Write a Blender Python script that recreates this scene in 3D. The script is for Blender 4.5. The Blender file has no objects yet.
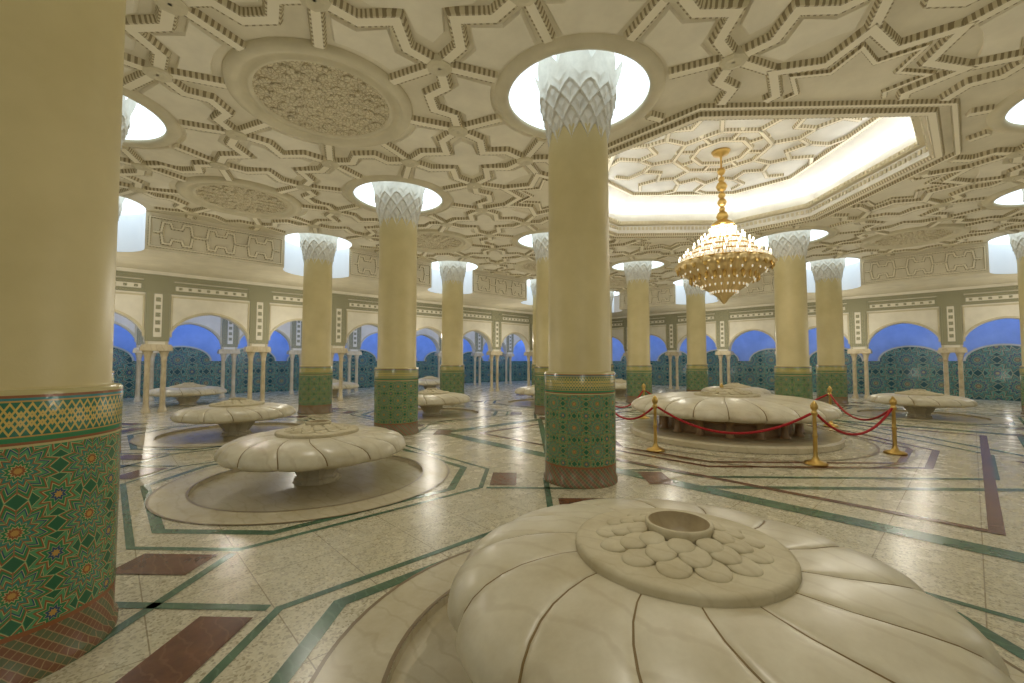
import bpy, math, random
import numpy as np
from mathutils import Vector, Matrix
from mathutils.geometry import tessellate_polygon
random.seed(3)
pi=math.pi
h=1.6
# camera position/yaw/pitch/focal(px of 1024), column spacing, ceiling height
CX,CY,TH,PT,F,S,HC=0.40306,-3.71395,0.75267,0.04533,430.87486,5.15754,5.36304

# ---------------- helpers ----------------
def lin(c):
    o=[]
    for x in c[:3]:
        x=x/255.
        o.append(x/12.92 if x<=.04045 else ((x+.055)/1.055)**2.4)
    return (o[0],o[1],o[2],1)
def M(name,col=(200,200,200),rough=.6,metal=0,emis=None,es=0):
    m=bpy.data.materials.new(name);m.use_nodes=True
    nt=m.node_tree;b=nt.nodes['Principled BSDF']
    b.inputs['Base Color'].default_value=lin(col)
    b.inputs['Roughness'].default_value=rough
    b.inputs['Metallic'].default_value=metal
    if emis: 
        b.inputs['Emission Color'].default_value=lin(emis);b.inputs['Emission Strength'].default_value=es
    return m,nt,b
def nd(nt,t,**k):
    n=nt.nodes.new(t)
    for a,v in k.items(): setattr(n,a,v)
    return n
def put(nt,sock,v):
    if isinstance(v,(int,float)): sock.default_value=v
    elif isinstance(v,tuple): sock.default_value=v
    else: nt.links.new(v,sock)
def mt(nt,op,a,b=None,c=None):
    n=nd(nt,'ShaderNodeMath',operation=op)
    put(nt,n.inputs[0],a)
    if b is not None: put(nt,n.inputs[1],b)
    if c is not None: put(nt,n.inputs[2],c)
    return n.outputs[0]
def mix(nt,f,a,b):
    n=nd(nt,'ShaderNodeMix',data_type='RGBA')
    put(nt,n.inputs[0],f)
    put(nt,n.inputs[6],a if not (isinstance(a,tuple) and max(a)>1.01) else lin(a))
    put(nt,n.inputs[7],b if not (isinstance(b,tuple) and max(b)>1.01) else lin(b))
    return n.outputs[2]
def ramp(nt,f,stops,const=False):
    n=nd(nt,'ShaderNodeValToRGB');cr=n.color_ramp
    if const: cr.interpolation='CONSTANT'
    while len(cr.elements)<len(stops): cr.elements.new(.5)
    for e,(p_,c) in zip(cr.elements,stops): e.position=p_;e.color=lin(c)
    put(nt,n.inputs[0],f);return n.outputs[0]
def pos(nt): return nd(nt,'ShaderNodeNewGeometry').outputs['Position']
def noise(nt,vec,scale,detail=4,rough=.6):
    n=nd(nt,'ShaderNodeTexNoise');put(nt,n.inputs['Vector'],vec);n.inputs['Scale'].default_value=scale
    n.inputs['Detail'].default_value=detail;n.inputs['Roughness'].default_value=rough;return n.outputs[0]
def vor(nt,vec,scale,feature='F1'):
    n=nd(nt,'ShaderNodeTexVoronoi',feature=feature);put(nt,n.inputs['Vector'],vec);n.inputs['Scale'].default_value=scale;return n
def bump(nt,b,hgt,strength=.3,dist=.02):
    n=nd(nt,'ShaderNodeBump');n.inputs['Strength'].default_value=strength;n.inputs['Distance'].default_value=dist
    put(nt,n.inputs['Height'],hgt);nt.links.new(n.outputs[0],b.inputs['Normal'])

class MB:
    def __init__(s): s.v=[];s.f=[];s.m=[];s.uv=[];s.sm=[]
    def add(s,verts,faces,mat=0,uvs=None,smooth=False):
        o=len(s.v);s.v+= [tuple(x) for x in verts]
        for k,f in enumerate(faces):
            s.f.append([o+i for i in f]);s.m.append(mat[k] if isinstance(mat,list) else mat);s.sm.append(smooth)
            s.uv.append(uvs[k] if uvs else [(0,0)]*len(f))
    def lathe(s,prof,segs=32,mat=0,c=(0,0,0),smooth=True,uvr=None,rf=None,phase=0):
        V=[];n=len(prof)
        for k in range(segs):
            t=2*pi*k/segs+phase
            for (r,z) in prof:
                if rf: r,z=rf(r,z,t)
                V.append((c[0]+r*math.cos(t),c[1]+r*math.sin(t),c[2]+z))
        Fc=[];U=[];mm=[]
        for k in range(segs):
            k2=(k+1)%segs
            for a in range(n-1):
                Fc.append([k*n+a,k2*n+a,k2*n+a+1,k*n+a+1])
                R=uvr if uvr else 1
                u0=2*pi*k/segs*R;u1=2*pi*(k+1)/segs*R
                U.append([(u0,prof[a][1]),(u1,prof[a][1]),(u1,prof[a+1][1]),(u0,prof[a+1][1])])
                mm.append(mat[a] if isinstance(mat,list) else mat)
        s.add(V,Fc,mm,U,smooth)
    def ell(s,c,sc,mat=0,rot=0,tilt=0,su=12,sv=8,pw=1.):
        V=[];Mx=Matrix.Rotation(rot,3,'Z')@Matrix.Rotation(tilt,3,'Y')
        for a in range(sv+1):
            ph=pi*a/sv
            sr=max(0,math.sin(ph))**pw
            for b in range(su):
                t=2*pi*b/su
                q=Mx@Vector((sc[0]*sr*math.cos(t),sc[1]*sr*math.sin(t),sc[2]*math.cos(ph)))
                V.append((c[0]+q.x,c[1]+q.y,c[2]+q.z))
        Fc=[]
        for a in range(sv):
            for b in range(su):
                b2=(b+1)%su
                Fc.append([a*su+b,(a+1)*su+b,(a+1)*su+b2,a*su+b2])
        s.add(V,Fc,mat,None,True)
    def poly(s,pts,mp,h0,h1=None,mat=0,mats=None):
        tri=tessellate_polygon([[Vector((a,b,0)) for a,b in pts]])
        n=len(pts)
        s.add([mp(a,b,h0) for a,b in pts],[list(t) for t in tri],mat,[[pts[i] for i in t] for t in tri])
        if h1 is not None:
            s.add([mp(a,b,h1) for a,b in pts],[list(t) for t in tri],mat,[[pts[i] for i in t] for t in tri])
            V=[mp(a,b,h0) for a,b in pts]+[mp(a,b,h1) for a,b in pts]
            s.add(V,[[k,(k+1)%n,n+(k+1)%n,n+k] for k in range(n)],mats if mats is not None else mat)
    def strip(s,pl,mp,w,t,mat=0,closed=False,taper=.75):
        n=len(pl)
        if n<2: return
        P=[Vector((a,b)) for a,b in pl];acc=0
        cs=[(-.5,0),(-.5*taper,t),(.5*taper,t),(.5,0)]
        V=[];us=[]
        for k in range(n):
            a=P[(k-1)%n] if (closed or k>0) else None
            b=P[(k+1)%n] if (closed or k<n-1) else None
            d1=(P[k]-a).normalized() if a is not None and (P[k]-a).length>1e-7 else None
            d2=(b-P[k]).normalized() if b is not None and (b-P[k]).length>1e-7 else None
            if d1 is None: d1=d2
            if d2 is None: d2=d1
            n1=Vector((-d1.y,d1.x));n2=Vector((-d2.y,d2.x));m=(n1+n2)
            m=m.normalized() if m.length>1e-4 else n1
            sc=1/max(.45,m.dot(n1))
            if k>0: acc+=(P[k]-P[k-1]).length
            us.append(acc)
            for (o,hh) in cs:
                q=P[k]+m*o*w*sc;V.append(mp(q.x,q.y,hh))
        Fc=[];U=[]
        rg=range(n) if closed else range(n-1)
        for k in rg:
            k2=(k+1)%n
            u0=us[k];u1=us[k2] if k2>k else us[k]+(P[k2]-P[k]).length
            for a in range(3):
                Fc.append([k*4+a,k2*4+a,k2*4+a+1,k*4+a+1])
                vv=[0,.1,.9,1]
                U.append([(u0,vv[a]),(u1,vv[a]),(u1,vv[a+1]),(u0,vv[a+1])])
        if not closed:
            Fc+=[[0,1,2,3],[(n-1)*4+3,(n-1)*4+2,(n-1)*4+1,(n-1)*4]];U+=[[(0,.5)]*4]*2
        s.add(V,Fc,mat,U)
    def mesh(s,name,mats):
        me=bpy.data.meshes.new(name);me.from_pydata(s.v,[],s.f)
        for m in mats: me.materials.append(m)
        me.polygons.foreach_set('material_index',s.m);me.polygons.foreach_set('use_smooth',s.sm)
        ul=me.uv_layers.new(name='UVMap')
        flat=[c for f in s.uv for uv in f for c in uv]
        ul.data.foreach_set('uv',flat);me.update();return me
    def obj(s,name,mats,loc=(0,0,0),rot=0):
        return ob(name,s.mesh(name,mats),loc,rot)
def ob(name,data,loc=(0,0,0),rot=0):
    o=bpy.data.objects.new(name,data);o.location=loc;o.rotation_euler=(0,0,rot)
    bpy.context.scene.collection.objects.link(o);return o

# ---------------- materials ----------------
def plaster(name,col,rough=.7,sc=2.,amt=8):
    m,nt,b=M(name,col,rough)
    n=noise(nt,pos(nt),sc)
    c2=tuple(max(0,x-amt*2) for x in col)
    nt.links.new(ramp(nt,n,[(.3,c2),(.7,col)]),b.inputs['Base Color'])
    bump(nt,b,noise(nt,pos(nt),60,3),.08,.01);return m
m_ceil=plaster('ceiling_plaster',(230,222,198),.65)
m_field=plaster('ceiling_field_plaster',(238,231,210),.65)
m_wall=plaster('wall_plaster',(240,235,220),.65)
m_white=plaster('white_plaster',(232,230,220),.6)
m_shaft=plaster('column_shaft_stucco',(212,197,146),.45,1.3,8)
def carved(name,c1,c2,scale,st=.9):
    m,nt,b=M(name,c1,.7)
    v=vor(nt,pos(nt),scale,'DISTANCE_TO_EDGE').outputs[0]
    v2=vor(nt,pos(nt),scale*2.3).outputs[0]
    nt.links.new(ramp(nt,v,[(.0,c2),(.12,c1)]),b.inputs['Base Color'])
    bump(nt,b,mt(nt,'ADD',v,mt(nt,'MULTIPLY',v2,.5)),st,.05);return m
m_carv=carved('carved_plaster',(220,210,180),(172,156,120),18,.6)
m_cap=plaster('muqarnas_plaster',(220,216,202),.75,8,10)
m_strap,nt,b=M('strapwork_plaster',(226,208,160),.6)
uv=nd(nt,'ShaderNodeUVMap').outputs[0];sx=nd(nt,'ShaderNodeSeparateXYZ');nt.links.new(uv,sx.inputs[0])
U_,V_=sx.outputs[0],sx.outputs[1]
side=mt(nt,'GREATER_THAN',mt(nt,'ABSOLUTE',mt(nt,'SUBTRACT',V_,.5)),.29)
bead=mt(nt,'GREATER_THAN',mt(nt,'SINE',mt(nt,'MULTIPLY',U_,2*pi/.065)),-.1)
c=mix(nt,bead,(144,130,98),(206,196,164))
nt.links.new(mix(nt,side,(236,228,204),c),b.inputs['Base Color'])
m_mould=plaster('moulding_plaster',(216,207,178))
m_dome,nt,b=M('dome_painted_glow',(235,240,240),.7,0,(220,237,250),1.3)  # emission on the recess plaster stands in for a hidden ring lamp
m_niche,nt,b=M('niche_painted_glow',(226,228,230),.7,0,(200,222,246),.38)  # niche wall given its own glow in place of light falling on it
m_gold,nt,b=M('polished_brass',(206,172,100),.28,1)
m_basket,nt,b=M('gilt_crystal_basket',(226,202,150),.3,.8)
m_rope,nt,b=M('red_velvet_rope',(168,26,30),.8)
m_bulb,nt,b=M('bulb_glow',(255,240,210),.5,0,(255,238,206),4.5)
m_crys,nt,b=M('crystal_drops',(252,248,236),.08,0,(255,244,222),.35)  # slight emission imitates bulb light caught in the crystal
m_blue=plaster('blue_lit_plaster',(160,182,226),.7)  # blue of the gallery lighting is tinted into the plaster colour
def marble(name,c1,c2,rough=.25,sc=1.2,vein=(150,130,95),vs=.6):
    m,nt,b=M(name,c1,rough)
    P=nd(nt,'ShaderNodeTexCoord').outputs['Object']
    n=noise(nt,P,sc,6,.65)
    w=nd(nt,'ShaderNodeTexWave');put(nt,w.inputs['Vector'],P);w.inputs['Scale'].default_value=sc*.9;w.inputs['Distortion'].default_value=9;w.inputs['Detail'].default_value=5
    base=ramp(nt,n,[(.3,c2),(.65,c1)])
    f=ramp(nt,w.outputs[0],[(0,(190,190,190)),(.09,(0,0,0))])
    nt.links.new(mix(nt,mt(nt,'MULTIPLY',f,vs),base,vein),b.inputs['Base Color'])
    return m
m_marb=marble('polished_marble',(224,216,192),(190,178,146),.34,1.5,(166,146,106),.4)
m_groove,nt,b=M('groove_brown',(134,110,64),.5)
m_hub=marble('carved_limestone',(208,198,168),(182,168,132),.7,3,(150,130,95),.3)
m_brownst=marble('brown_marble',(178,146,108),(134,104,74),.4,3)
m_pillar=marble('pillar_marble',(218,206,178),(186,170,134),.35,3)
def zell(name,cell,tone=0,zones=False):
    m,nt,b=M(name,(50,110,80),.25)
    uv=nd(nt,'ShaderNodeUVMap').outputs[0];sx=nd(nt,'ShaderNodeSeparateXYZ');nt.links.new(uv,sx.inputs[0])
    U,V=sx.outputs[0],sx.outputs[1]
    def star(off,n,amp,cl):
        fx=mt(nt,'SUBTRACT',mt(nt,'FRACT',mt(nt,'ADD',mt(nt,'DIVIDE',U,cl),off)),.5)
        fy=mt(nt,'SUBTRACT',mt(nt,'FRACT',mt(nt,'ADD',mt(nt,'DIVIDE',V,cl),off)),.5)
        r=mt(nt,'SQRT',mt(nt,'ADD',mt(nt,'MULTIPLY',fx,fx),mt(nt,'MULTIPLY',fy,fy)))
        th=mt(nt,'ARCTAN2',fy,fx)
        tri=mt(nt,'ABSOLUTE',mt(nt,'SUBTRACT',mt(nt,'FRACT',mt(nt,'MULTIPLY',th,n/(2*pi))),.5))
        s_=mt(nt,'MULTIPLY',r,mt(nt,'ADD',1-amp/2,mt(nt,'MULTIPLY',tri,amp*2)))
        sn=mt(nt,'ABSOLUTE',mt(nt,'SINE',mt(nt,'MULTIPLY',th,n/2.)))
        return r,s_,sn
    G=(54,128,80);G2=(86,150,100);T=(58,130,112);RB=(144,92,58);CR=(192,180,126);BL=(50,82,108);DK=(46,104,72);OC=(188,150,80)
    if tone==1: G=(46,110,90);G2=(80,140,116);T=(40,92,106);RB=(112,92,72);CR=(174,178,146);BL=(32,58,90);DK=(30,74,74);OC=(150,144,98)
    r1,s1,n1=star(0.,12,.35,cell);r2,s2,n2=star(.5,8,.5,cell)
    A=ramp(nt,s1,[(0,OC),(.045,RB),(.08,CR),(.095,G),(.14,CR),(.152,T),(.2,RB),(.225,CR),(.237,G2),(.29,BL),(.32,CR),(.332,G),(.38,RB),(.41,CR),(.425,G2)],True)
    Bc=ramp(nt,s2,[(0,OC),(.05,BL),(.09,CR),(.10,G),(.16,CR),(.175,RB),(.21,G2),(.27,CR),(.285,DK)],True)
    sel=mt(nt,'GREATER_THAN',s1,.44)
    C=mix(nt,sel,A,Bc)
    g=mt(nt,'MULTIPLY',mt(nt,'LESS_THAN',n1,.16),mt(nt,'MULTIPLY',mt(nt,'GREATER_THAN',r1,.12),mt(nt,'LESS_THAN',s1,.44)))
    C=mix(nt,g,C,(150,112,76) if tone==0 else (120,120,96))
    if zones:
        fz=mt(nt,'FRACT',mt(nt,'DIVIDE',U,.0754))
        zig=mt(nt,'ABSOLUTE',mt(nt,'SUBTRACT',fz,.5))
        tv=mt(nt,'DIVIDE',mt(nt,'SUBTRACT',V,1.17),.27)
        ls=None
        for off in (.36,.52,.68):
            for sg in ('ADD','SUBTRACT'):
                wv=mt(nt,sg,mt(nt,'SUBTRACT',tv,off),mt(nt,'MULTIPLY',mt(nt,'SUBTRACT',zig,.25),.5))
                l=mt(nt,'LESS_THAN',mt(nt,'ABSOLUTE',wv),.032)
                ls=l if ls is None else mt(nt,'MAXIMUM',ls,l)
        band=ramp(nt,tv,[(0,CR),(.04,RB),(.09,G),(.18,OC),(.21,(44,110,84)),(.83,OC),(.86,(56,128,128)),(.91,RB),(.96,CR)],True)
        band=mix(nt,ls,band,(200,174,90))
        a=mt(nt,'FRACT',mt(nt,'DIVIDE',mt(nt,'ADD',U,V),.0503));b2=mt(nt,'FRACT',mt(nt,'DIVIDE',mt(nt,'SUBTRACT',U,V),.0503))
        line=mt(nt,'MAXIMUM',mt(nt,'LESS_THAN',a,.12),mt(nt,'LESS_THAN',b2,.12))
        ck=mt(nt,'GREATER_THAN',mt(nt,'FRACT',mt(nt,'DIVIDE',mt(nt,'ADD',U,V),.1006)),.5)
        dm=mix(nt,line,mix(nt,ck,(128,88,64),(100,108,76)),(160,134,96))
        low=mt(nt,'LESS_THAN',V,.24);top=mt(nt,'GREATER_THAN',V,1.17)
        edge=mt(nt,'LESS_THAN',mt(nt,'ABSOLUTE',mt(nt,'SUBTRACT',V,.25)),.012)
        C=mix(nt,low,C,dm);C=mix(nt,top,C,band);C=mix(nt,edge,C,RB)
    nt.links.new(C,b.inputs['Base Color'])
    bump(nt,b,noise(nt,uv,40,2),.15,.01)
    return m
m_zel=zell('zellige_mosaic',2*pi*.48/10,0,True)
m_zelw=zell('zellige_wall_mosaic',1.1,1)
m_floor,nt,b=M('terrazzo_floor',(205,190,150),.14)
P=pos(nt)
v=vor(nt,P,70);sp=ramp(nt,v.outputs['Color'],[(.2,(160,150,124)),(.4,(208,200,172)),(.7,(218,211,186)),(1,(228,222,200))])
n=noise(nt,P,.8,4);c=mix(nt,mt(nt,'MULTIPLY',n,.5),sp,(198,186,152))
br=nd(nt,'ShaderNodeTexBrick',offset=0);put(nt,br.inputs['Vector'],P);br.inputs['Scale'].default_value=1
br.inputs['Brick Width'].default_value=.62;br.inputs['Row Height'].default_value=.62;br.inputs['Mortar Size'].default_value=.004
nt.links.new(mix(nt,br.outputs['Fac'],c,(150,136,106)),b.inputs['Base Color'])
nt.links.new(mt(nt,'ADD',.19,mt(nt,'MULTIPLY',noise(nt,P,3),.16)),b.inputs['Roughness'])
m_fgreen=marble('green_marble_inlay',(82,118,90),(52,84,62),.24,4,(112,144,116))
m_fbrown=marble('brown_marble_inlay',(122,78,52),(86,52,36),.24,4,(150,106,78))
m_fring=marble('marble_ring',(212,202,174),(190,176,142),.27,2,(160,140,105),.4)
m_fdark,nt,b=M('dark_joint',(130,110,76),.3)
m_lat,nt,b=M('lattice_plaster',(200,186,146),.7)
P=pos(nt);sx=nd(nt,'ShaderNodeSeparateXYZ');nt.links.new(P,sx.inputs[0])
hx=mt(nt,'ADD',sx.outputs[0],sx.outputs[1])
fx=mt(nt,'ABSOLUTE',mt(nt,'SUBTRACT',mt(nt,'FRACT',mt(nt,'DIVIDE',hx,.13)),.5))
fy=mt(nt,'ABSOLUTE',mt(nt,'SUBTRACT',mt(nt,'FRACT',mt(nt,'DIVIDE',sx.outputs[2],.13)),.5))
dd=mt(nt,'ADD',fx,fy)
nt.links.new(ramp(nt,dd,[(0,(206,204,180)),(.16,(72,84,68)),(.30,(170,166,136)),(.62,(80,92,76)),(.74,(178,172,142))],True),b.inputs['Base Color'])

flat=lambda z:(lambda a,b_,hh:(a,b_,z+hh))
down=lambda z:(lambda a,b_,hh:(a,b_,z-hh))

columns=[(i,j) for i in range(-1,5) for j in range(-2,3) if (i,j)!=(2,0)]
I0,I1,J0,J1=-1.5,4,-2.5,2
WJ=2.65;WI=4.65;PITCH=.545*S
ZS=4.4
RD=.98
SUNK=.05
fount=[(.5,-.5),(.5,.5),(.5,1.5),(1.5,1.5),(2.5,1.5),(3.5,1.5),(3.5,-.5),(3.5,.5),(-.5,.5),(-.5,1.5),(-.5,-.5),(.5,-1.5),(1.5,-1.5),(3.5,-1.5),(2.5,-1.5)]
# ---------------- floor ----------------
mb=MB();RB_=1.44;RO=.36
fset=set(fount)
for i in range(-2,7):
    for j in range(-3,6):
        x0,x1,y0,y1=(i-.5),(i+.5),(j-.5),(j+.5)
        pts=[]
        for (cx,cy,a0) in ((x0,y0,pi/2),(x1,y0,pi),(x1,y1,3*pi/2),(x0,y1,2*pi)):
            if (cx,cy) in fset:
                n_=16
                pts+=[(cx*S+RB_*math.cos(a0-pi/2*k/n_),cy*S+RB_*math.sin(a0-pi/2*k/n_)) for k in range(n_+1)]
            else: pts.append((cx*S,cy*S))
        mb.poly(pts,flat(0),0)
for (i,j) in fount:
    mb.lathe([(RB_,0),(RB_,-SUNK)],64,1,(i*S,j*S,0))
    mb.lathe([(RB_,-SUNK),(0.01,-SUNK)],64,1,(i*S,j*S,0),False)
mb.obj('floor',[m_floor,m_fring])
mb=MB()
for (i,j) in fount:
    mb.lathe([(RB_,0.006),(RB_+RO,.006)],72,0,(i*S,j*S,0),False)
    mb.lathe([(RB_+RO,0.007),(RB_+RO+.025,.007)],72,1,(i*S,j*S,0),False)
    mb.lathe([(RB_-.0,0.008),(RB_+.025,.008)],72,1,(i*S,j*S,0),False)
C0=(2*S,0)
mb.lathe([(0.1,.13),(2.0,.13),(2.04,.1),(2.04,.008)],80,0,(C0[0],C0[1],0),False)
for r_ in (2.5,3.0): mb.lathe([(r_,.007),(r_+.04,.007)],80,1,(C0[0],C0[1],0),False)
mb.obj('floor_inlay_rings',[m_fring,m_fdark])
def octo(sa,half,cx,cy):
    q=[(sa,-half),(sa,half),(half,sa),(-half,sa),(-sa,half),(-sa,-half),(-half,-sa),(half,-sa)]
    return [(cx+a,cy+b_) for a,b_ in q]
mg=MB()
for (i,j) in fount:
    for ap,w in ((.385,.06),(.345,.1)):
        ch=.15 if ap<.36 else .13
        mg.strip(octo(ap*S,(ap-ch)*S,i*S,j*S),flat(.0025),w,.0,closed=True,taper=1)
for (i,j) in columns:
    for sx_ in(-1,1):
        for sy_ in(-1,1):
            mg.strip([((i+sx_*.235)*S,(j-sy_*.105)*S),((i+sx_*.065)*S,(j+sy_*.065)*S)],flat(.0032),.07,0,taper=1)
for ap,w in((3.55,.09),(4.05,.12)):
    mg.strip(octo(ap*1.09,ap*.31,*C0),flat(.003),w,0,closed=True,taper=1)
a=.86*S
mg.strip([(C0[0]-a,-a),(C0[0]+a,-a),(C0[0]+a,a),(C0[0]-a,a)],flat(.0035),.26,0,closed=True,taper=1)
mg.obj('floor_inlay_green',[m_fgreen])
mg=MB()
for (i,j) in columns:
    for sx_ in(-1,1):
        for sy_ in(-1,1):
            cx,cy=(i+.15*sx_)*S,(j+.135*sy_)*S;ang=math.atan2(sy_,sx_)
            d=Vector((math.cos(ang),math.sin(ang)));e=Vector((-d.y,d.x))
            pts=[(cx+d.x*a_+e.x*b_,cy+d.y*a_+e.y*b_) for a_,b_ in((-.17,-.31),(.17,-.31),(.17,.31),(-.17,.31))]
            mg.poly(pts,flat(.005),0)
for ap,w in((2.65,.1),(2.95,.1)):
    mg.strip(octo(ap*1.09,ap*.31,*C0),flat(.004),w,0,closed=True,taper=1)
a=.74*S
mg.strip([(C0[0]-a,-a),(C0[0]+a,-a),(C0[0]+a,a),(C0[0]-a,a)],flat(.0045),.11,0,closed=True,taper=1)
mg.obj('floor_inlay_brown',[m_fbrown])

# ---------------- columns ----------------
def column_mesh():
    mb=MB()
    dr=.48
    mb.lathe([(dr+.02,0),(dr+.02,.05),(dr,.07),(dr,.3)],64,0,uvr=.48)
    mb.lathe([(dr,.3),(dr,1.17)],64,0,uvr=.48)
    mb.lathe([(dr,1.17),(dr,1.44),(dr-.01,1.455)],64,0,uvr=.48)
    mb.lathe([(dr-.01,1.455),(.43,1.46),(.425,1.47),(.42,3.0),(.415,4.5),(.41,4.75)],64,1)
    Nn=12;z0,z1=4.48,5.78;nz=80;ns=Nn*18
    tiers=[(4.54,.03,.22,0),(4.76,.036,.2,.5),(4.95,.04,.18,0),(5.12,.04,.16,.5)]
    prof=[(.425,z0+(z1-z0)*k/nz) for k in range(nz+1)]
    def rf(r,z,t):
        zt=z
        R=.402
        for (zk,st,a,ph) in tiers:
            p_=(t*Nn/(2*pi)+ph)%1.0;q=abs(2*p_-1)
            lim=zk+a*(q**.8)
            R+=st*min(1,max(0,(z-lim)/.02))
            if z>lim: R-=.035*math.sin(min(1,(z-lim)/.2)*pi)*(1-q)
        if z>5.25:
            p_=(t*8/(2*pi))%1.0;q=abs(2*p_-1)
            g=(z-5.25)/(z1-5.25)
            R+=.08*g*g-.06*(q**2)*g-.03*math.sin(pi*g)*(1-q)
            zt=5.25+(z1-5.25)*g*(1-.5*(q**1.4))
        return R,zt
    mb.lathe(prof,ns,2,rf=rf,smooth=False)
    mb.lathe([(.30,5.4),(.3,5.95)],24,2)
    return mb.mesh('column',[m_zel,m_shaft,m_cap])
cm=column_mesh()
for (i,j) in columns: ob('column',cm,(i*S,j*S,0),0.2)

# ---------------- ceiling ----------------
mb=MB()
SKA,SKH=3.30,.95
colset=set(columns)
gx=[I0]+list(range(-1,5));gy=[J0]+list(range(-2,3))
for a in range(len(gx)-1):
    for b_ in range(len(gy)-1):
        x0,x1,y0,y1=gx[a],gx[a+1],gy[b_],gy[b_+1];pts=[]
        for (cx,cy,a0,dx,dy) in ((x0,y0,pi/2,1,1),(x1,y0,pi,-1,1),(x1,y1,3*pi/2,-1,-1),(x0,y1,2*pi,1,-1)):
            if (cx,cy) in colset:
                pts+=[(cx*S+RD*math.cos(a0-pi/2*k/14),cy*S+RD*math.sin(a0-pi/2*k/14)) for k in range(15)]
            elif (cx,cy)==(2,0):
                q=[(SKA,0),(SKA,SKH),(SKH,SKA),(0,SKA)]
                q=[(C0[0]+dx*u,C0[1]+dy*v_) for u,v_ in q]
                st=(C0[0]+SKA*math.cos(a0),C0[1]+SKA*math.sin(a0))
                if (Vector(q[0])-Vector(st)).length>.1: q=q[::-1]
                pts+=q
            else: pts.append((cx*S,cy*S))
        mb.poly(pts,flat(HC),0)
def soff(poly): mb.poly(poly,flat(ZS),0)
OUTJ,OUTI=4.15,5.25
for k in range(-1,4):
    pts=[(k*S+RD*math.cos(pi/2-pi/2*n/10),J1*S+RD*math.sin(pi/2-pi/2*n/10)) for n in range(11)]
    pts+=[((k+1)*S+RD*math.cos(pi-pi/2*n/10),J1*S+RD*math.sin(pi-pi/2*n/10)) for n in range(11)]
    pts+=[((k+1)*S,OUTJ*S),(k*S,OUTJ*S)];soff(pts)
soff([(-1.5*S,J1*S),(-S-RD,J1*S)]+[(-S+RD*math.cos(pi-pi/2*n/10),J1*S+RD*math.sin(pi-pi/2*n/10)) for n in range(11)]+[(-S,OUTJ*S),(-1.5*S,OUTJ*S)])
for k in range(-2,2):
    pts=[(I1*S+RD*math.sin(pi/2*n/10),k*S+RD*math.cos(pi/2*n/10)) for n in range(11)]
    pts+=[(OUTI*S,k*S),(OUTI*S,(k+1)*S)]
    pts+=[(I1*S+RD*math.cos(pi/2*n/10),(k+1)*S-RD*math.sin(pi/2*n/10)) for n in range(11)]
    soff(pts)
pts=[(I1*S+RD*math.cos(pi/2*n/10),J1*S+RD*math.sin(pi/2*n/10)) for n in range(11)]+[(I1*S,OUTJ*S),(OUTI*S,OUTJ*S),(OUTI*S,J1*S)]
soff(pts)
soff([(I1*S+RD*math.cos(pi/2*n/10),-2*S-RD*math.sin(pi/2*n/10)) for n in range(11)]+[(I1*S,-2.5*S),(OUTI*S,-2.5*S),(OUTI*S,-2*S)])
fr=[]
mapJ=lambda a,b_,hh:(a,J1*S-hh,b_)
mapI=lambda a,b_,hh:(I1*S-hh,a,b_)
for k in range(-1,4):
    fr.append((mapJ,k*S+RD,(k+1)*S-RD))
fr.append((mapJ,-1.5*S,-S-RD))
for k in range(-2,2): fr.append((mapI,k*S+RD,(k+1)*S-RD))
for mp,a,b2 in fr:
    mb.poly([(a,ZS),(b2,ZS),(b2,HC),(a,HC)],mp,0)
mb.obj('ceiling',[m_ceil])
ms=MB()
def ok(x,y,e=0.):
    if not(I0*S+.05<x<I1*S-.12 and J0*S+.05<y<J1*S-.12): return False
    for (i,j) in columns:
        if (x-i*S)**2+(y-j*S)**2<(RD+.14)**2: return False
    X=abs(x-C0[0]);Y=abs(y-C0[1])
    if X<SKA+.42+e and Y<SKA+.42+e and X+Y<SKA+SKH+.6+e: return False
    return True
def sstrip(pl,w=.2,t=.07):
    run=[];
    for k in range(len(pl)-1):
        a=Vector(pl[k]);b_=Vector(pl[k+1]);n_=max(1,int((b_-a).length/.12))
        for q in range(n_+1):
            if q==0 and k>0: continue
            p_=a+(b_-a)*q/n_
            if ok(p_.x,p_.y): run.append((p_.x,p_.y))
            else:
                if len(run)>1: ms.strip(run,down(HC),w,t)
                run=[]
    if len(run)>1: ms.strip(run,down(HC),w,t)
AP=S*.35355;RV=AP/math.cos(pi/8)
centers=[(i,j,'d') for (i,j) in columns]+[(i+.5,j+.5,'m') for i in range(-2,4) for j in range(-3,2)]
RM=1.22
done=set()
def field(pts,hh=.035):
    if all(ok(x,y) for x,y in pts):
        n=len(pts);cx=sum(p_[0] for p_ in pts)/n;cy=sum(p_[1] for p_ in pts)/n
        inn=[(cx+(x-cx)*.93,cy+(y-cy)*.93) for x,y in pts]
        tri=tessellate_polygon([[Vector((a_,b_,0)) for a_,b_ in inn]])
        ms.add([(x,y,HC-hh) for x,y in inn],[list(t) for t in tri],2)
        ms.add([(x,y,HC) for x,y in pts]+[(x,y,HC-hh) for x,y in inn],[[k,(k+1)%n,n+(k+1)%n,n+k] for k in range(n)],2)
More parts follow.
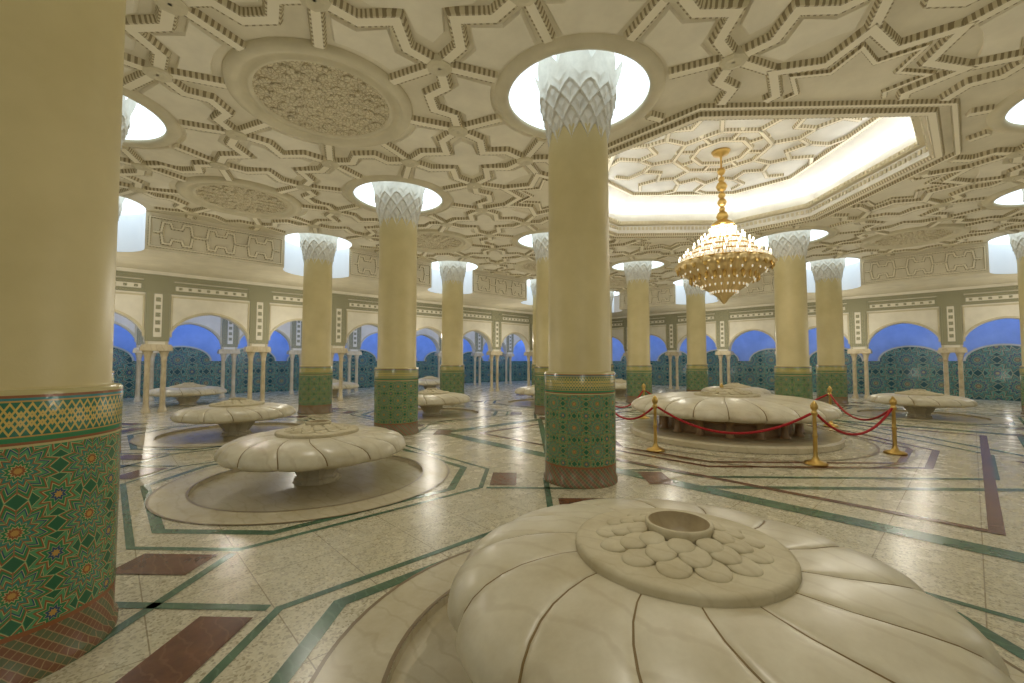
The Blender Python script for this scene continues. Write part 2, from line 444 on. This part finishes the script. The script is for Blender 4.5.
for (ci,cj,kind) in centers:
    cx,cy=ci*S,cj*S
    c=Vector((cx,cy))
    if kind=='m' and abs(ci-2)<.6 and abs(cj)<.6:
        sp_=[(cx+(1.3 if k%2==0 else .88)*math.cos(pi/8+k*pi/8),cy+(1.3 if k%2==0 else .88)*math.sin(pi/8+k*pi/8)) for k in range(17)]
        sstrip(sp_,.18,.066)
        sp2=[(cx+(.95 if k%2==0 else .6)*math.cos(pi/8+k*pi/8),cy+(.95 if k%2==0 else .6)*math.sin(pi/8+k*pi/8)) for k in range(17)]
        sstrip(sp2,.08,.04)
    Vv=[(cx+RV*math.cos(pi/8+k*pi/4),cy+RV*math.sin(pi/8+k*pi/4)) for k in range(8)]
    for k in range(8):
        a=Vector(Vv[k]);b_=Vector(Vv[(k+1)%8]);mid=(a+b_)/2;nrm=(mid-c).normalized()
        diag=(k%2==0);d_=(b_-a);dh=d_.normalized()
        s_=.3 if not diag else (-.26 if kind=='m' else .26)
        if not(diag and kind=='d'):
            pl=[a,a+d_*.30,mid+nrm*s_,a+d_*.70,b_] if not diag else [a,a+d_*.28,mid-dh*.17+nrm*s_,mid+dh*.17+nrm*s_,a+d_*.72,b_]
            sstrip([(q.x,q.y) for q in pl])
        rr=RD+.12 if kind=='d' else RM
        dv=(a-c).normalized()
        sstrip([tuple(a),tuple(c+dv*rr)],.18,.064)
        e0=.17;ra=rr+.13
        am=math.atan2(nrm.y,nrm.x)
        def pa(r_,an): return (cx+r_*math.cos(an),cy+r_*math.sin(an))
        oa=AP-e0
        tn=math.tan(pi/8)
        L_=oa*tn-.13
        ai=pi/8-math.asin(min(.9,.15/ra))
        pts=[pa(ra,am-ai+2*ai*q/6) for q in range(7)]
        o_=c+nrm*oa
        if diag:
            out=[o_+dh*L_,o_+d_*.24,o_+dh*.14+nrm*s_,o_-dh*.14+nrm*s_,o_-d_*.24,o_-dh*L_]
            if s_<0 and oa+s_<ra+.05: out=None
        else: out=[o_+dh*L_,o_+d_*.17,o_+nrm*s_*.95,o_-d_*.17,o_-dh*L_]
        if out: 
            field(pts+[tuple(q) for q in out])
        key=(round(a.x,1),round(a.y,1))
        if key not in done and ok(a.x,a.y):
            done.add(key)
            ms.lathe([(.17,0),(.16,-.085),(.1,-.1),(.02,-.09)],8,1,(a.x,a.y,HC),False,phase=pi/8)
for i in range(-1,5):
    for j in range(-3,3):
        for (cx,cy) in(((i+.5)*S,j*S),(i*S,(j+.5)*S)):
            if not ok(cx,cy): continue
            q_=[(.3,.0),(.52,.28),(.52,.52),(.28,.52),(0,.3)]
            pts=[]
            for k in range(4):
                cs_,sn_=round(math.cos(k*pi/2)),round(math.sin(k*pi/2))
                pts+=[(cx+x*cs_-y*sn_,cy+x*sn_+y*cs_) for x,y in q_[:-1]]
            field(pts)
for e_,w in((.12,.16),(.36,.1)):
    ms.strip(octo(SKA+e_,SKH+e_*.41,*C0),down(HC),w,.06,closed=True)
for (mp,a,b2) in fr:
    z0,z1=ZS+.1,HC-.12;L=b2-a
    ms.strip([(a+.08,z0),(b2-.08,z0),(b2-.08,z1),(a+.08,z1)],mp,.06,.03,closed=True)
    if L<1.5: continue
    zm=(z0+z1)/2
    nseg=3;dx=(L-.3)/nseg
    for q in range(nseg):
        x0=a+.15+q*dx;xm=x0+dx/2
        ms.strip([(x0,zm),(x0+dx*.16,zm),(x0+dx*.2,z1-.1),(x0+dx*.36,z1-.1),(xm-.1,z1-.22),(xm+.1,z1-.22),(x0+dx*.64,z1-.1),(x0+dx*.8,z1-.1),(x0+dx*.84,zm),(x0+dx,zm)],mp,.08,.035)
        ms.strip([(x0+dx*.16,zm),(x0+dx*.2,z0+.1),(x0+dx*.36,z0+.1),(xm-.1,z0+.22),(xm+.1,z0+.22),(x0+dx*.64,z0+.1),(x0+dx*.8,z0+.1),(x0+dx*.84,zm)],mp,.08,.035)
ms.obj('trim_ceiling_strapwork',[m_strap,m_mould,m_field])
mr=MB()
for (ci,cj,kind) in centers:
    if kind=='m':
        if not(ok(ci*S,cj*S)): continue
        c=(ci*S,cj*S,HC)
        if any(not ok(ci*S+RM*math.cos(t),cj*S+RM*math.sin(t)) for t in np.linspace(0,6.2,24)):
            continue
        mr.lathe([(1.24,0),(1.22,-.07),(1.15,-.09),(1.08,-.07),(1.06,-.03),(.98,-.03),(.96,-.06),(.92,-.06),(.9,-.03)],72,0,c)
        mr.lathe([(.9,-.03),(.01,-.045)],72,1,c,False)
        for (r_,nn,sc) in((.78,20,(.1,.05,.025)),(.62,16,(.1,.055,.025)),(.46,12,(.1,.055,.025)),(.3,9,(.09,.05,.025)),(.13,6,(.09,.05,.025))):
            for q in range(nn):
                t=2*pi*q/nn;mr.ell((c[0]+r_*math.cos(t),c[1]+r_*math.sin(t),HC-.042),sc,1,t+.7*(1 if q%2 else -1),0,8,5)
    else:
        on=(ci==4 or cj==2)
        if not on: mr.lathe([(RD+.2,0),(RD+.17,-.05),(RD+.06,-.07),(RD,-.05),(RD,.0)],72,0,(ci*S,cj*S,HC))
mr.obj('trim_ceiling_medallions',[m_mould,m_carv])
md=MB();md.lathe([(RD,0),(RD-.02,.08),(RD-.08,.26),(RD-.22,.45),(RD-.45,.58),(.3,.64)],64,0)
dm=md.mesh('ceiling_glow_dome',[m_dome])  # bare recess surface, lit only by its emissive material
for (i,j) in columns: ob('ceiling_glow_dome',dm,(i*S,j*S,HC))
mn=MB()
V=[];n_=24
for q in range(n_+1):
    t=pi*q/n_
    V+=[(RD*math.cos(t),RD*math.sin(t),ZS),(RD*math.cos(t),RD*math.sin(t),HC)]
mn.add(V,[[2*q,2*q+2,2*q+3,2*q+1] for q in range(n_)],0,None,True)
nm=mn.mesh('wall_niche_glow',[m_niche])  # plain half-round wall with painted-in glow, no fitting
for i in range(-1,4): ob('wall_niche_glow',nm,(i*S,2*S,0))
for j in range(-2,2): ob('wall_niche_glow',nm,(4*S,j*S,0),-pi/2)
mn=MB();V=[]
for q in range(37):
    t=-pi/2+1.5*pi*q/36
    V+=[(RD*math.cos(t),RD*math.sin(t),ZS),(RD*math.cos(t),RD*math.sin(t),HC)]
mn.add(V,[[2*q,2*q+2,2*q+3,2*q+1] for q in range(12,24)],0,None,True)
mn.obj('wall_niche_glow',[m_niche],(4*S,2*S,0))

# ---------------- skylight ----------------
mk=MB();ZT=HC+.95
def ring(s1,h1,z1,s2,h2,z2,mat=0):
    A=octo(s1,h1,*C0);Bq=octo(s2,h2,*C0);V=[(x,y,z1) for x,y in A]+[(x,y,z2) for x,y in Bq]
    mk.add(V,[[k,(k+1)%8,8+(k+1)%8,8+k] for k in range(8)],mat)
ring(SKA,SKH,HC,SKA,SKH,HC+.22,0)
ring(SKA,SKH,HC+.22,SKA-.12,SKH-.05,HC+.22,1)
ring(SKA-.12,SKH-.05,HC+.22,SKA-.12,SKH-.05,HC+.32,1)
ring(SKA-.12,SKH-.05,HC+.32,SKA+.2,SKH+.08,HC+.34,0)
ring(SKA+.2,SKH+.08,HC+.34,SKA+.15,SKH+.06,HC+.6,0)
ring(SKA+.15,SKH+.06,HC+.6,SKA-.5,SKH-.2,ZT,0)
mk.poly(octo(SKA-.5,SKH-.2,*C0),flat(ZT),0)
# dentil course on the fascia
oc=octo(SKA,SKH,*C0)
for k in range(8):
    a=Vector(oc[k]);b_=Vector(oc[(k+1)%8]);L=(b_-a).length;d=(b_-a).normalized();nn_=(Vector(C0)-(a+b_)/2).normalized()
    mp=lambda x,z,hh,a=a,d=d,nn_=nn_:((a+d*x+nn_*hh).x,(a+d*x+nn_*hh).y,z)
    n_=int(L/.11)
    for q in range(n_):
        x=(q+.5)*L/n_
        mk.poly([(x-.028,HC+.09),(x+.028,HC+.09),(x+.028,HC+.17),(x-.028,HC+.17)],mp,.0,.035,2)
        mk.poly([(x-.028,HC+.24),(x+.028,HC+.24),(x+.028,HC+.3),(x-.028,HC+.3)],mp,.1,.15,2)
for r_ in (.6,1.0): mk.strip([(C0[0]+r_*math.cos(2*pi*k/8+.39),C0[1]+r_*math.sin(2*pi*k/8+.39)) for k in range(8)],down(ZT),.12,.06,1,closed=True)
for k in range(8):
    t=2*pi*k/8
    def P_(r_,tt): return (C0[0]+r_*math.cos(tt),C0[1]+r_*math.sin(tt))
    mk.strip([P_(1.0,t+.39),P_(1.5,t+.39),P_(1.75,t+.2),P_(1.45,t),P_(1.75,t-.2),P_(1.5,t-.39)],down(ZT),.11,.06,1)
    mk.strip([P_(1.75,t+.2),P_(2.2,t+.13),P_(2.45,t+.25)],down(ZT),.11,.06,1)
    mk.strip([P_(1.75,t-.2),P_(2.2,t-.13),P_(2.45,t-.25)],down(ZT),.11,.06,1)
    mk.strip([P_(.6,t),P_(1.0,t)],down(ZT),.1,.05,1)
mk.strip(octo(SKA-.62,SKH-.24,*C0),down(ZT),.14,.07,1,closed=True)
mk.obj('ceiling_skylight_recess',[m_white,m_strap,m_mould])
for k in range(8):
    a=Vector(oc[k]);b_=Vector(oc[(k+1)%8]);m_=(a+b_)/2;L=(b_-a).length
    ld=bpy.data.lights.new('cove_lamp','AREA');ld.shape='RECTANGLE';ld.size=L*.92;ld.size_y=.08;ld.energy=4.6*L;ld.color=(.97,.98,1)
    o=ob('cove_lamp',ld,(m_.x,m_.y,HC+.38))
    d=(Vector(C0)-m_).normalized();aim=Vector((d.x*.9,d.y*.9,1)).normalized()
    xa=Vector(((b_-a).normalized().x,(b_-a).normalized().y,0));za=-aim;ya=za.cross(xa).normalized();xa=ya.cross(za)
    o.rotation_euler=Matrix((xa,ya,za)).transposed().to_euler()

# ---------------- arcades ----------------
def arcade(name,mp,s_list,zt=ZS,thick=.34):
    mb=MB();z0=2.12;w=1.12;e=.12;kz=.84
    for s0 in s_list:
        p_=PITCH;c=s0+p_/2
        pts=[(s0,zt),(s0,z0),(c-w,z0)]
        R=w+e;a1=math.acos(e/R)
        arc=[(c+e-R*math.cos(a1*q/12),z0+kz*R*math.sin(a1*q/12)) for q in range(1,13)]
        pts+=arc+[(2*c-x,z) for x,z in arc[:-1][::-1]]+[(c+w,z0),(s0+p_,z0),(s0+p_,zt)]
        mb.poly(pts,mp,0,thick,0)
        full=[(c-w-.04,z0)]+[(x-.04 if x<c else x,z+.03) for x,z in arc]+[(2*c-x+.04,z+.03) for x,z in arc[:-1][::-1]]+[(c+w+.04,z0)]
        mb.strip(full,lambda a,b_,hh:mp(a,b_,-hh),.07,.03,1)
        x0,x1=s0+.34,s0+p_-.34
        mb.strip([(x0,2.35),(x0,3.64),(x1,3.64),(x1,2.35)],lambda a,b_,hh:mp(a,b_,-hh),.05,.025,1)
        def pl(xa,xb,za,zb,mat,dd=.03):
            mb.poly([(xa,za),(xb,za),(xb,zb),(xa,zb)],mp,-dd,0,mat)
        pl(s0-.3,s0+.3,2.22,3.78,2,.035)
        pl(s0-.10,s0+.10,2.35,3.7,0,.05)
        for zz in np.arange(2.5,3.6,.24): pl(s0-.06,s0+.06,zz,zz+.13,2,.06)
        pl(s0,s0+p_,3.72,4.1,2,.03);pl(s0,s0+p_,4.14,4.3,2,.04)
        pl(s0+.42,s0+p_-.42,3.84,3.98,0,.045)
        for q in range(8):
            xx=s0+.42+(q+.5)*(p_-.84)/8
            pl(xx-.045,xx+.045,3.87,3.95,2,.055)
        pl(s0,s0+p_,4.3,4.4,0,.09);pl(s0-.36,s0+.36,3.78,4.3,2,.045)
        for ds in(-.2,.2):
            X,Y,_=mp(s0+ds,0,thick/2)
            mb.lathe([(.12,0),(.12,.08),(.1,.12),(.085,.16),(.075,.3),(.07,1.6),(.09,1.63),(.075,1.66),(.1,1.8),(.14,1.92)],14,3,(X,Y,0))
        pts=[(s0-.4,1.92),(s0+.4,1.92),(s0+.4,2.02),(s0+.36,z0),(s0-.36,z0),(s0-.4,2.02)]
        mb.poly(pts,mp,-.03,thick+.03,3)
    return mb.obj(name,[m_wall,m_mould,m_lat,m_pillar])
sl=[WI*S-PITCH*k for k in range(1,13)]
mapA=lambda a,b_,hh:(a,WJ*S+hh,b_)
arcade('wall_left_arcade',mapA,sl)
sr=[WJ*S-PITCH*k for k in range(1,11)]
mapB=lambda a,b_,hh:(WI*S+hh,a,b_)
arcade('wall_right_arcade',mapB,sr)
mapC=lambda a,b_,hh:(a,3.62*S+hh,b_)
arcade('wall_gallery_arcade',mapC,sl)
def outer(name,mp,a,b2,ss):
    mb=MB()
    mb.poly([(a,0),(b2,0),(b2,1.6),(a,1.6)],mp,-.05,None,1)
    for s0 in ss:
        c=s0+PITCH/2;w=1.12
        arc=[(c-w*math.cos(pi*q/16),1.6+.68*math.sin(pi*q/16)) for q in range(17)]
        mb.poly(arc,mp,-.05,None,1)
        mb.strip(arc,lambda x,y,hh:mp(x,y,-.05-hh),.08,.04,2)
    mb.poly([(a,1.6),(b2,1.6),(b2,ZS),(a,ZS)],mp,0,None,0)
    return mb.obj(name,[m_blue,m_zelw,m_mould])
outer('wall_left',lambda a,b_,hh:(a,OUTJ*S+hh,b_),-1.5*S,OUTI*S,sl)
outer('wall_right',lambda a,b_,hh:(OUTI*S+hh,a,b_),-2.5*S,OUTJ*S,sr)
def strip_light(loc,L,axis,e,tilt,col=(.2,.4,1),sy=.1):
    ld=bpy.data.lights.new('gallery_cove_lamp','AREA');ld.shape='RECTANGLE';ld.size=L;ld.size_y=sy;ld.energy=e;ld.color=col
    o=ob('gallery_cove_lamp',ld,loc)
    if axis=='x': o.rotation_euler=(tilt,0,0)
    else: o.rotation_euler=(tilt,0,-pi/2)
    return o
LX=(OUTI+1.5)*S
strip_light(((OUTI-1.5)/2*S,3.62*S+.45,3.6),LX,'x',340,math.radians(105))
strip_light((WI*S+.45,.8*S,3.6),6.6*S,'y',290,math.radians(105))
strip_light(((OUTI-1.5)/2*S,WJ*S+.45,3.6),LX,'x',330,math.radians(120))
for k in range(7):
    ld=bpy.data.lights.new('gallery_fill_point','POINT');ld.energy=28;ld.color=(1,.92,.78);ld.shadow_soft_size=0  # added warm fill point without a fixture, brightens the gallery
    ob('gallery_fill_point',ld,((k-1.0+.3)*S*.98,3.15*S,2.0))
for k in range(10):
    ld=bpy.data.lights.new('gallery_fill_point','POINT');ld.energy=5.5;ld.color=(1,.95,.84);ld.shadow_soft_size=0  # added fill point without a fixture, brightens the wall mosaic
    ob('gallery_fill_point',ld,(4.9*S,WJ*S-PITCH*(k+.5),1.0))

# ---------------- fountains ----------------
def fountain_mesh(R,n,zs,twist,stemR,hub=.56,bulge=.01,scal=.035,name='marble_fountain',big=False):
    mb=MB()
    ps=[0,.014,.035,.07,.14,.24,.36,.5,.64,.76,.86,.93,.965,.986]
    rh=hub/R*.9
    prof=[(rh,.655),(rh+(.6-rh)*.5,.66),(.6,.652),(.7,.64),(.79,.622),(.87,.597),(.93,.565),(.97,.525),(.993,.478),(1.,.445),(.99,.415),(.96,.392),(.89,.375),(.7,.352),(.5,.325),(.3,.29)]
    V=[];np_=len(prof);L=len(ps);cn=n*L
    for k in range(n):
        for p_ in ps:
            q=abs(2*p_-1)
            for (rr,z) in prof:
                th=2*pi*(k+p_)/n+twist*max(0,rr-rh)**1.3
                r=rr*R*(1-scal*(q**4)*max(0,(rr-.6)/.4))
                w=min(1,max(0,(rr-rh)/.15))
                if z>.42: dz=-bulge*1.7*(q**14)*w-bulge*.7*(q**2)*w
                else: dz=bulge*(q**3)*.5
                V.append((r*math.cos(th),r*math.sin(th),z*zs+dz))
    Fc=[];mm=[]
    for k in range(cn):
        k2=(k+1)%cn;pi_=k%L
        for a in range(np_-1):
            Fc.append([k*np_+a,k2*np_+a,k2*np_+a+1,k*np_+a+1])
            mm.append(1 if pi_ in(0,L-1) and a<9 else 0)
    mb.add(V,Fc,mm,None,True)
    zt=.655*zs
    mb.lathe([(hub*1.0,-.03),(hub,.028),(hub*.985,.042),(hub*.95,.046),(hub*.8,.046),(hub*.6,.05),(hub*.42,.075),(.32*hub,.1),(.29*hub,.06),(.24*hub,.02)],72,2,(0,0,zt))
    for (rr,nn,zz,sc,tl) in ((.63,13,.06,(.175,.15,.03),.12),(.49,11,.09,(.16,.14,.03),.18),(.39,9,.112,(.115,.125,.028),.22)):
        for q in range(nn):
            t=2*pi*(q+.5*(nn==11))/nn
            mb.ell((rr*hub*math.cos(t),rr*hub*math.sin(t),zt+zz*hub/.6),(sc[0]*hub,sc[1]*hub,sc[2]*hub*1.15),2,t,tl,20,10,.42)
    # open bowl
    mb.lathe([(.29*hub,.07),(.315*hub,.13),(.315*hub,.15),(.3*hub,.156),(.282*hub,.15)],48,2,(0,0,zt))
    mb.lathe([(.282*hub,.15),(.265*hub,.12),(.23*hub,.08),(.16*hub,.055),(.06*hub,.048)],48,4,(0,0,zt))  # bowl inside uses the stone with shade painted in
    mb.lathe([(.06*hub,.048),(.001,.046)],16,1,(0,0,zt))
    if not big:
        mb.lathe([(stemR*1.3,.34),(stemR*1.22,.26),(stemR*1.02,.17),(stemR*.86,.1),(stemR*.84,.07),(stemR*.95,.055),(stemR*.95,.02),(stemR*1.06,.0),(stemR*1.2,-.02),(stemR*1.2,-.05)],8,0,smooth=False,phase=.39)
    else:
        mb.lathe([(stemR*1.15,.34*zs),(stemR*1.1,.3*zs),(stemR,.27*zs),(stemR,.16),(stemR*1.1,.12),(stemR*1.15,.0)],16,3,smooth=False)
        for q in range(16):
            t=2*pi*q/16
            mb.lathe([(.1,.14),(.07,.18),(.06,.29*zs),(.11,.34*zs)],10,3,(1.12*stemR*math.cos(t),1.12*stemR*math.sin(t),0))
    return mb.mesh(name,[m_marb,m_groove,m_hub,m_brownst,m_bowl])
m_bowl=marble('shade_toned_limestone',(172,156,120),(140,122,88),.5,5,(120,100,66),.3)  # darker tone paints recess shade so the bowl reads hollow
fm=fountain_mesh(1.2,14,1.0,.55,.3,.535,.008)
for (i,j) in fount+[(.5,3.1),(1.5,3.1),(2.5,3.1),(-.5,3.1)]:
    loc=(i*S,j*S,-SUNK if j<3 else 0)
    if (i,j)==(.5,-.5): loc=(i*S+.04,j*S-.05,-SUNK+.005)
    ob('marble_fountain',fm,loc,.15)
bigm=fountain_mesh(2.02,20,1.3,.1,1.2,.66,.01,.05,'grand_marble_fountain',True)
ob('grand_marble_fountain',bigm,(C0[0],C0[1],.0),0)

# ---------------- chandelier ----------------
mc=MB();Q=.93
mc.lathe([(.02,ZT),(.2,ZT-.01),(.16,ZT-.08),(.03,ZT-.12),(.02,ZT-.2)],20,0)
mc.lathe([(.02,ZT),(.02,3.2)],8,0)
for zz,rr in((5.85,.09),(5.66,.07),(5.5,.12),(5.3,.08),(5.14,.1),(4.98,.07),(4.82,.13)):
    mc.lathe([(.02,zz-rr),(rr*.7,zz-rr*.7),(rr,zz),(rr*.7,zz+rr*.7),(.02,zz+rr)],16,0)
mc.lathe([(.05,4.78),(.22,4.66),(.25,4.6),(.1,4.62)],24,0)
def rib(r,z,t):
    return Q*r*(1+.06*math.cos(24*t)),z
mc.lathe([(1.0,3.78),(1.05,3.7),(.93,3.6),(.78,3.5),(.6,3.36),(.4,3.2),(.22,3.08),(.12,3.0),(.05,2.9),(.01,2.86)],96,3,rf=rib)
mc.lathe([(.95*Q,3.78),(.7,3.72),(.1,3.74)],48,0)
for k in range(24):
    t=2*pi*k/24
    mc.ell((1.03*Q*math.cos(t),1.03*Q*math.sin(t),3.68),(.03,.05,.11),0,t)
    mc.ell((.74*Q*math.cos(t+.13),.74*Q*math.sin(t+.13),3.42),(.03,.04,.09),0,t)
    for rr_,zz_ in((.9,3.55),(.66,3.38),(.5,3.26),(.3,3.12)):
        mc.ell((rr_*Q*math.cos(t),rr_*Q*math.sin(t),zz_),(.018,.018,.045),2,t,0,6,5)
for (rr,zz,nn) in((.98,3.86,24),(.82,4.02,20),(.64,4.18,16),(.46,4.34,12),(.28,4.5,8)):
    rr*=Q
    mc.lathe([(rr-.02,zz-.08),(rr+.02,zz-.09),(rr+.02,zz-.06),(rr-.02,zz-.06),(rr-.02,zz-.08)],48,0)
    for k in range(nn):
        t=2*pi*k/nn+rr
        x,y=rr*math.cos(t),rr*math.sin(t)
        mc.lathe([(.018,-.07),(.018,.02)],6,2,(x,y,zz))
        mc.ell((x,y,zz+.05),(.02,.02,.04),1,0,0,8,6)
    for k in range(nn*2):
        t=2*pi*k/(nn*2)
        mc.lathe([(.001,-.18),(.02,-.12),(.012,-.03),(.001,0)],5,2,((rr-.06)*math.cos(t),(rr-.06)*math.sin(t),zz-.02))
for k in range(40):
    t=2*pi*k/40
    for q in range(14):
        f_=q/13;r_=(.2+.76*f_**1.2)*Q;z_=4.64-.8*f_-.06*math.sin(pi*f_)
        mc.ell((r_*math.cos(t),r_*math.sin(t),z_),(.02,.02,.034),2,0,0,6,4)
mc.obj('chandelier',[m_gold,m_bulb,m_crys,m_basket],(C0[0],C0[1],0))
for k in range(4):
    ld=bpy.data.lights.new('chandelier_bulb','POINT');ld.energy=14;ld.color=(1,.94,.82);ld.shadow_soft_size=.03
    t=k*pi/2+.4;ob('chandelier_bulb',ld,(C0[0]+.5*math.cos(t),C0[1]+.5*math.sin(t),4.4))

# ---------------- rope barrier ----------------
def camdir2w(a,b_):
    return (a*math.cos(TH)+b_*math.sin(TH),-a*math.sin(TH)+b_*math.cos(TH))
mp_=MB()
mp_.lathe([(.01,0),(.16,0),(.16,.02),(.14,.04),(.06,.06),(.04,.1),(.03,.14),(.03,.4),(.042,.43),(.03,.46),(.026,.74),(.045,.76),(.045,.8),(.03,.82),(.05,.86),(.052,.9),(.035,.94),(.012,.97),(.001,.98)],20,0)
pm=mp_.mesh('brass_stanchion',[m_gold])
angs=[219,270,314,20,66,112,158]
pp=[]
for a in angs:
    r_=2.75 if a!=20 else 3.3
    dx,dy=camdir2w(r_*math.cos(math.radians(a)),r_*math.sin(math.radians(a)))
    pp.append((C0[0]+dx,C0[1]+dy));ob('brass_stanchion',pm,(pp[-1][0],pp[-1][1],.008))
def tube(mr,pts,r,mat):
    V=[];n_=8
    for k,p_ in enumerate(pts):
        d=(Vector(pts[min(k+1,len(pts)-1)])-Vector(pts[max(k-1,0)])).normalized()
        s1=d.cross(Vector((0,0,1))).normalized();s2=s1.cross(d)
        for q in range(n_):
            t=2*pi*q/n_;w=Vector(p_)+s1*r*math.cos(t)+s2*r*math.sin(t);V.append(tuple(w))
    mr.add(V,[[k*n_+q,k*n_+(q+1)%n_,(k+1)*n_+(q+1)%n_,(k+1)*n_+q] for k in range(len(pts)-1) for q in range(n_)],mat,None,True)
for k in range(len(pp)):
    mr=MB()
    a=Vector(pp[k]);b_=Vector(pp[(k+1)%len(pp)]);d=(b_-a).normalized()*.045;a=a+d;b_=b_-d;pts=[]
    for q in range(17):
        f_=q/16;pts.append((a[0]+(b_[0]-a[0])*f_,a[1]+(b_[1]-a[1])*f_,.78-.38*4*f_*(1-f_)))
    tube(mr,pts,.02,0)
    mr.obj('barrier_rope',[m_rope])

# ---------------- light ----------------
for (i,j) in [(.5,.5),(.5,-.5),(1.5,.5),(1.5,-.5),(2.5,.5),(2.5,-.5),(.5,1.5),(1.5,1.5),(2.5,1.5),(3.5,1.5),(3.5,.5),(3.5,-.5),(-.5,.5),(-.5,-.5),(-.5,1.5),(.5,-1.5),(1.5,-1.5),(2.5,-1.5),(3.5,-1.5),
   (0,2.3),(1,2.3),(2,2.3),(3,2.3),(4.3,1),(4.3,0),(4.3,-1)]:
    ld=bpy.data.lights.new('hall_fill_point','POINT');ld.energy=38 if (j!=2.3 and i!=4.3) else 50;ld.color=(1,.935,.8);ld.shadow_soft_size=0.0  # added fill points hanging free in the hall, no fixture
    ob('hall_fill_point',ld,(i*S,j*S,2.7))
w=bpy.data.worlds.new('World');bpy.context.scene.world=w;w.use_nodes=True
w.node_tree.nodes['Background'].inputs[0].default_value=lin((240,237,224));w.node_tree.nodes['Background'].inputs[1].default_value=.42
bpy.context.scene.view_settings.view_transform='Standard'
# ---------------- camera ----------------
cd=bpy.data.cameras.new('camera');cd.sensor_width=36;cd.lens=F*36/1024.;cd.clip_start=.05
co=ob('camera',cd,(CX,CY,h));co.rotation_euler=(pi/2+PT,0,-TH)
bpy.context.scene.camera=co
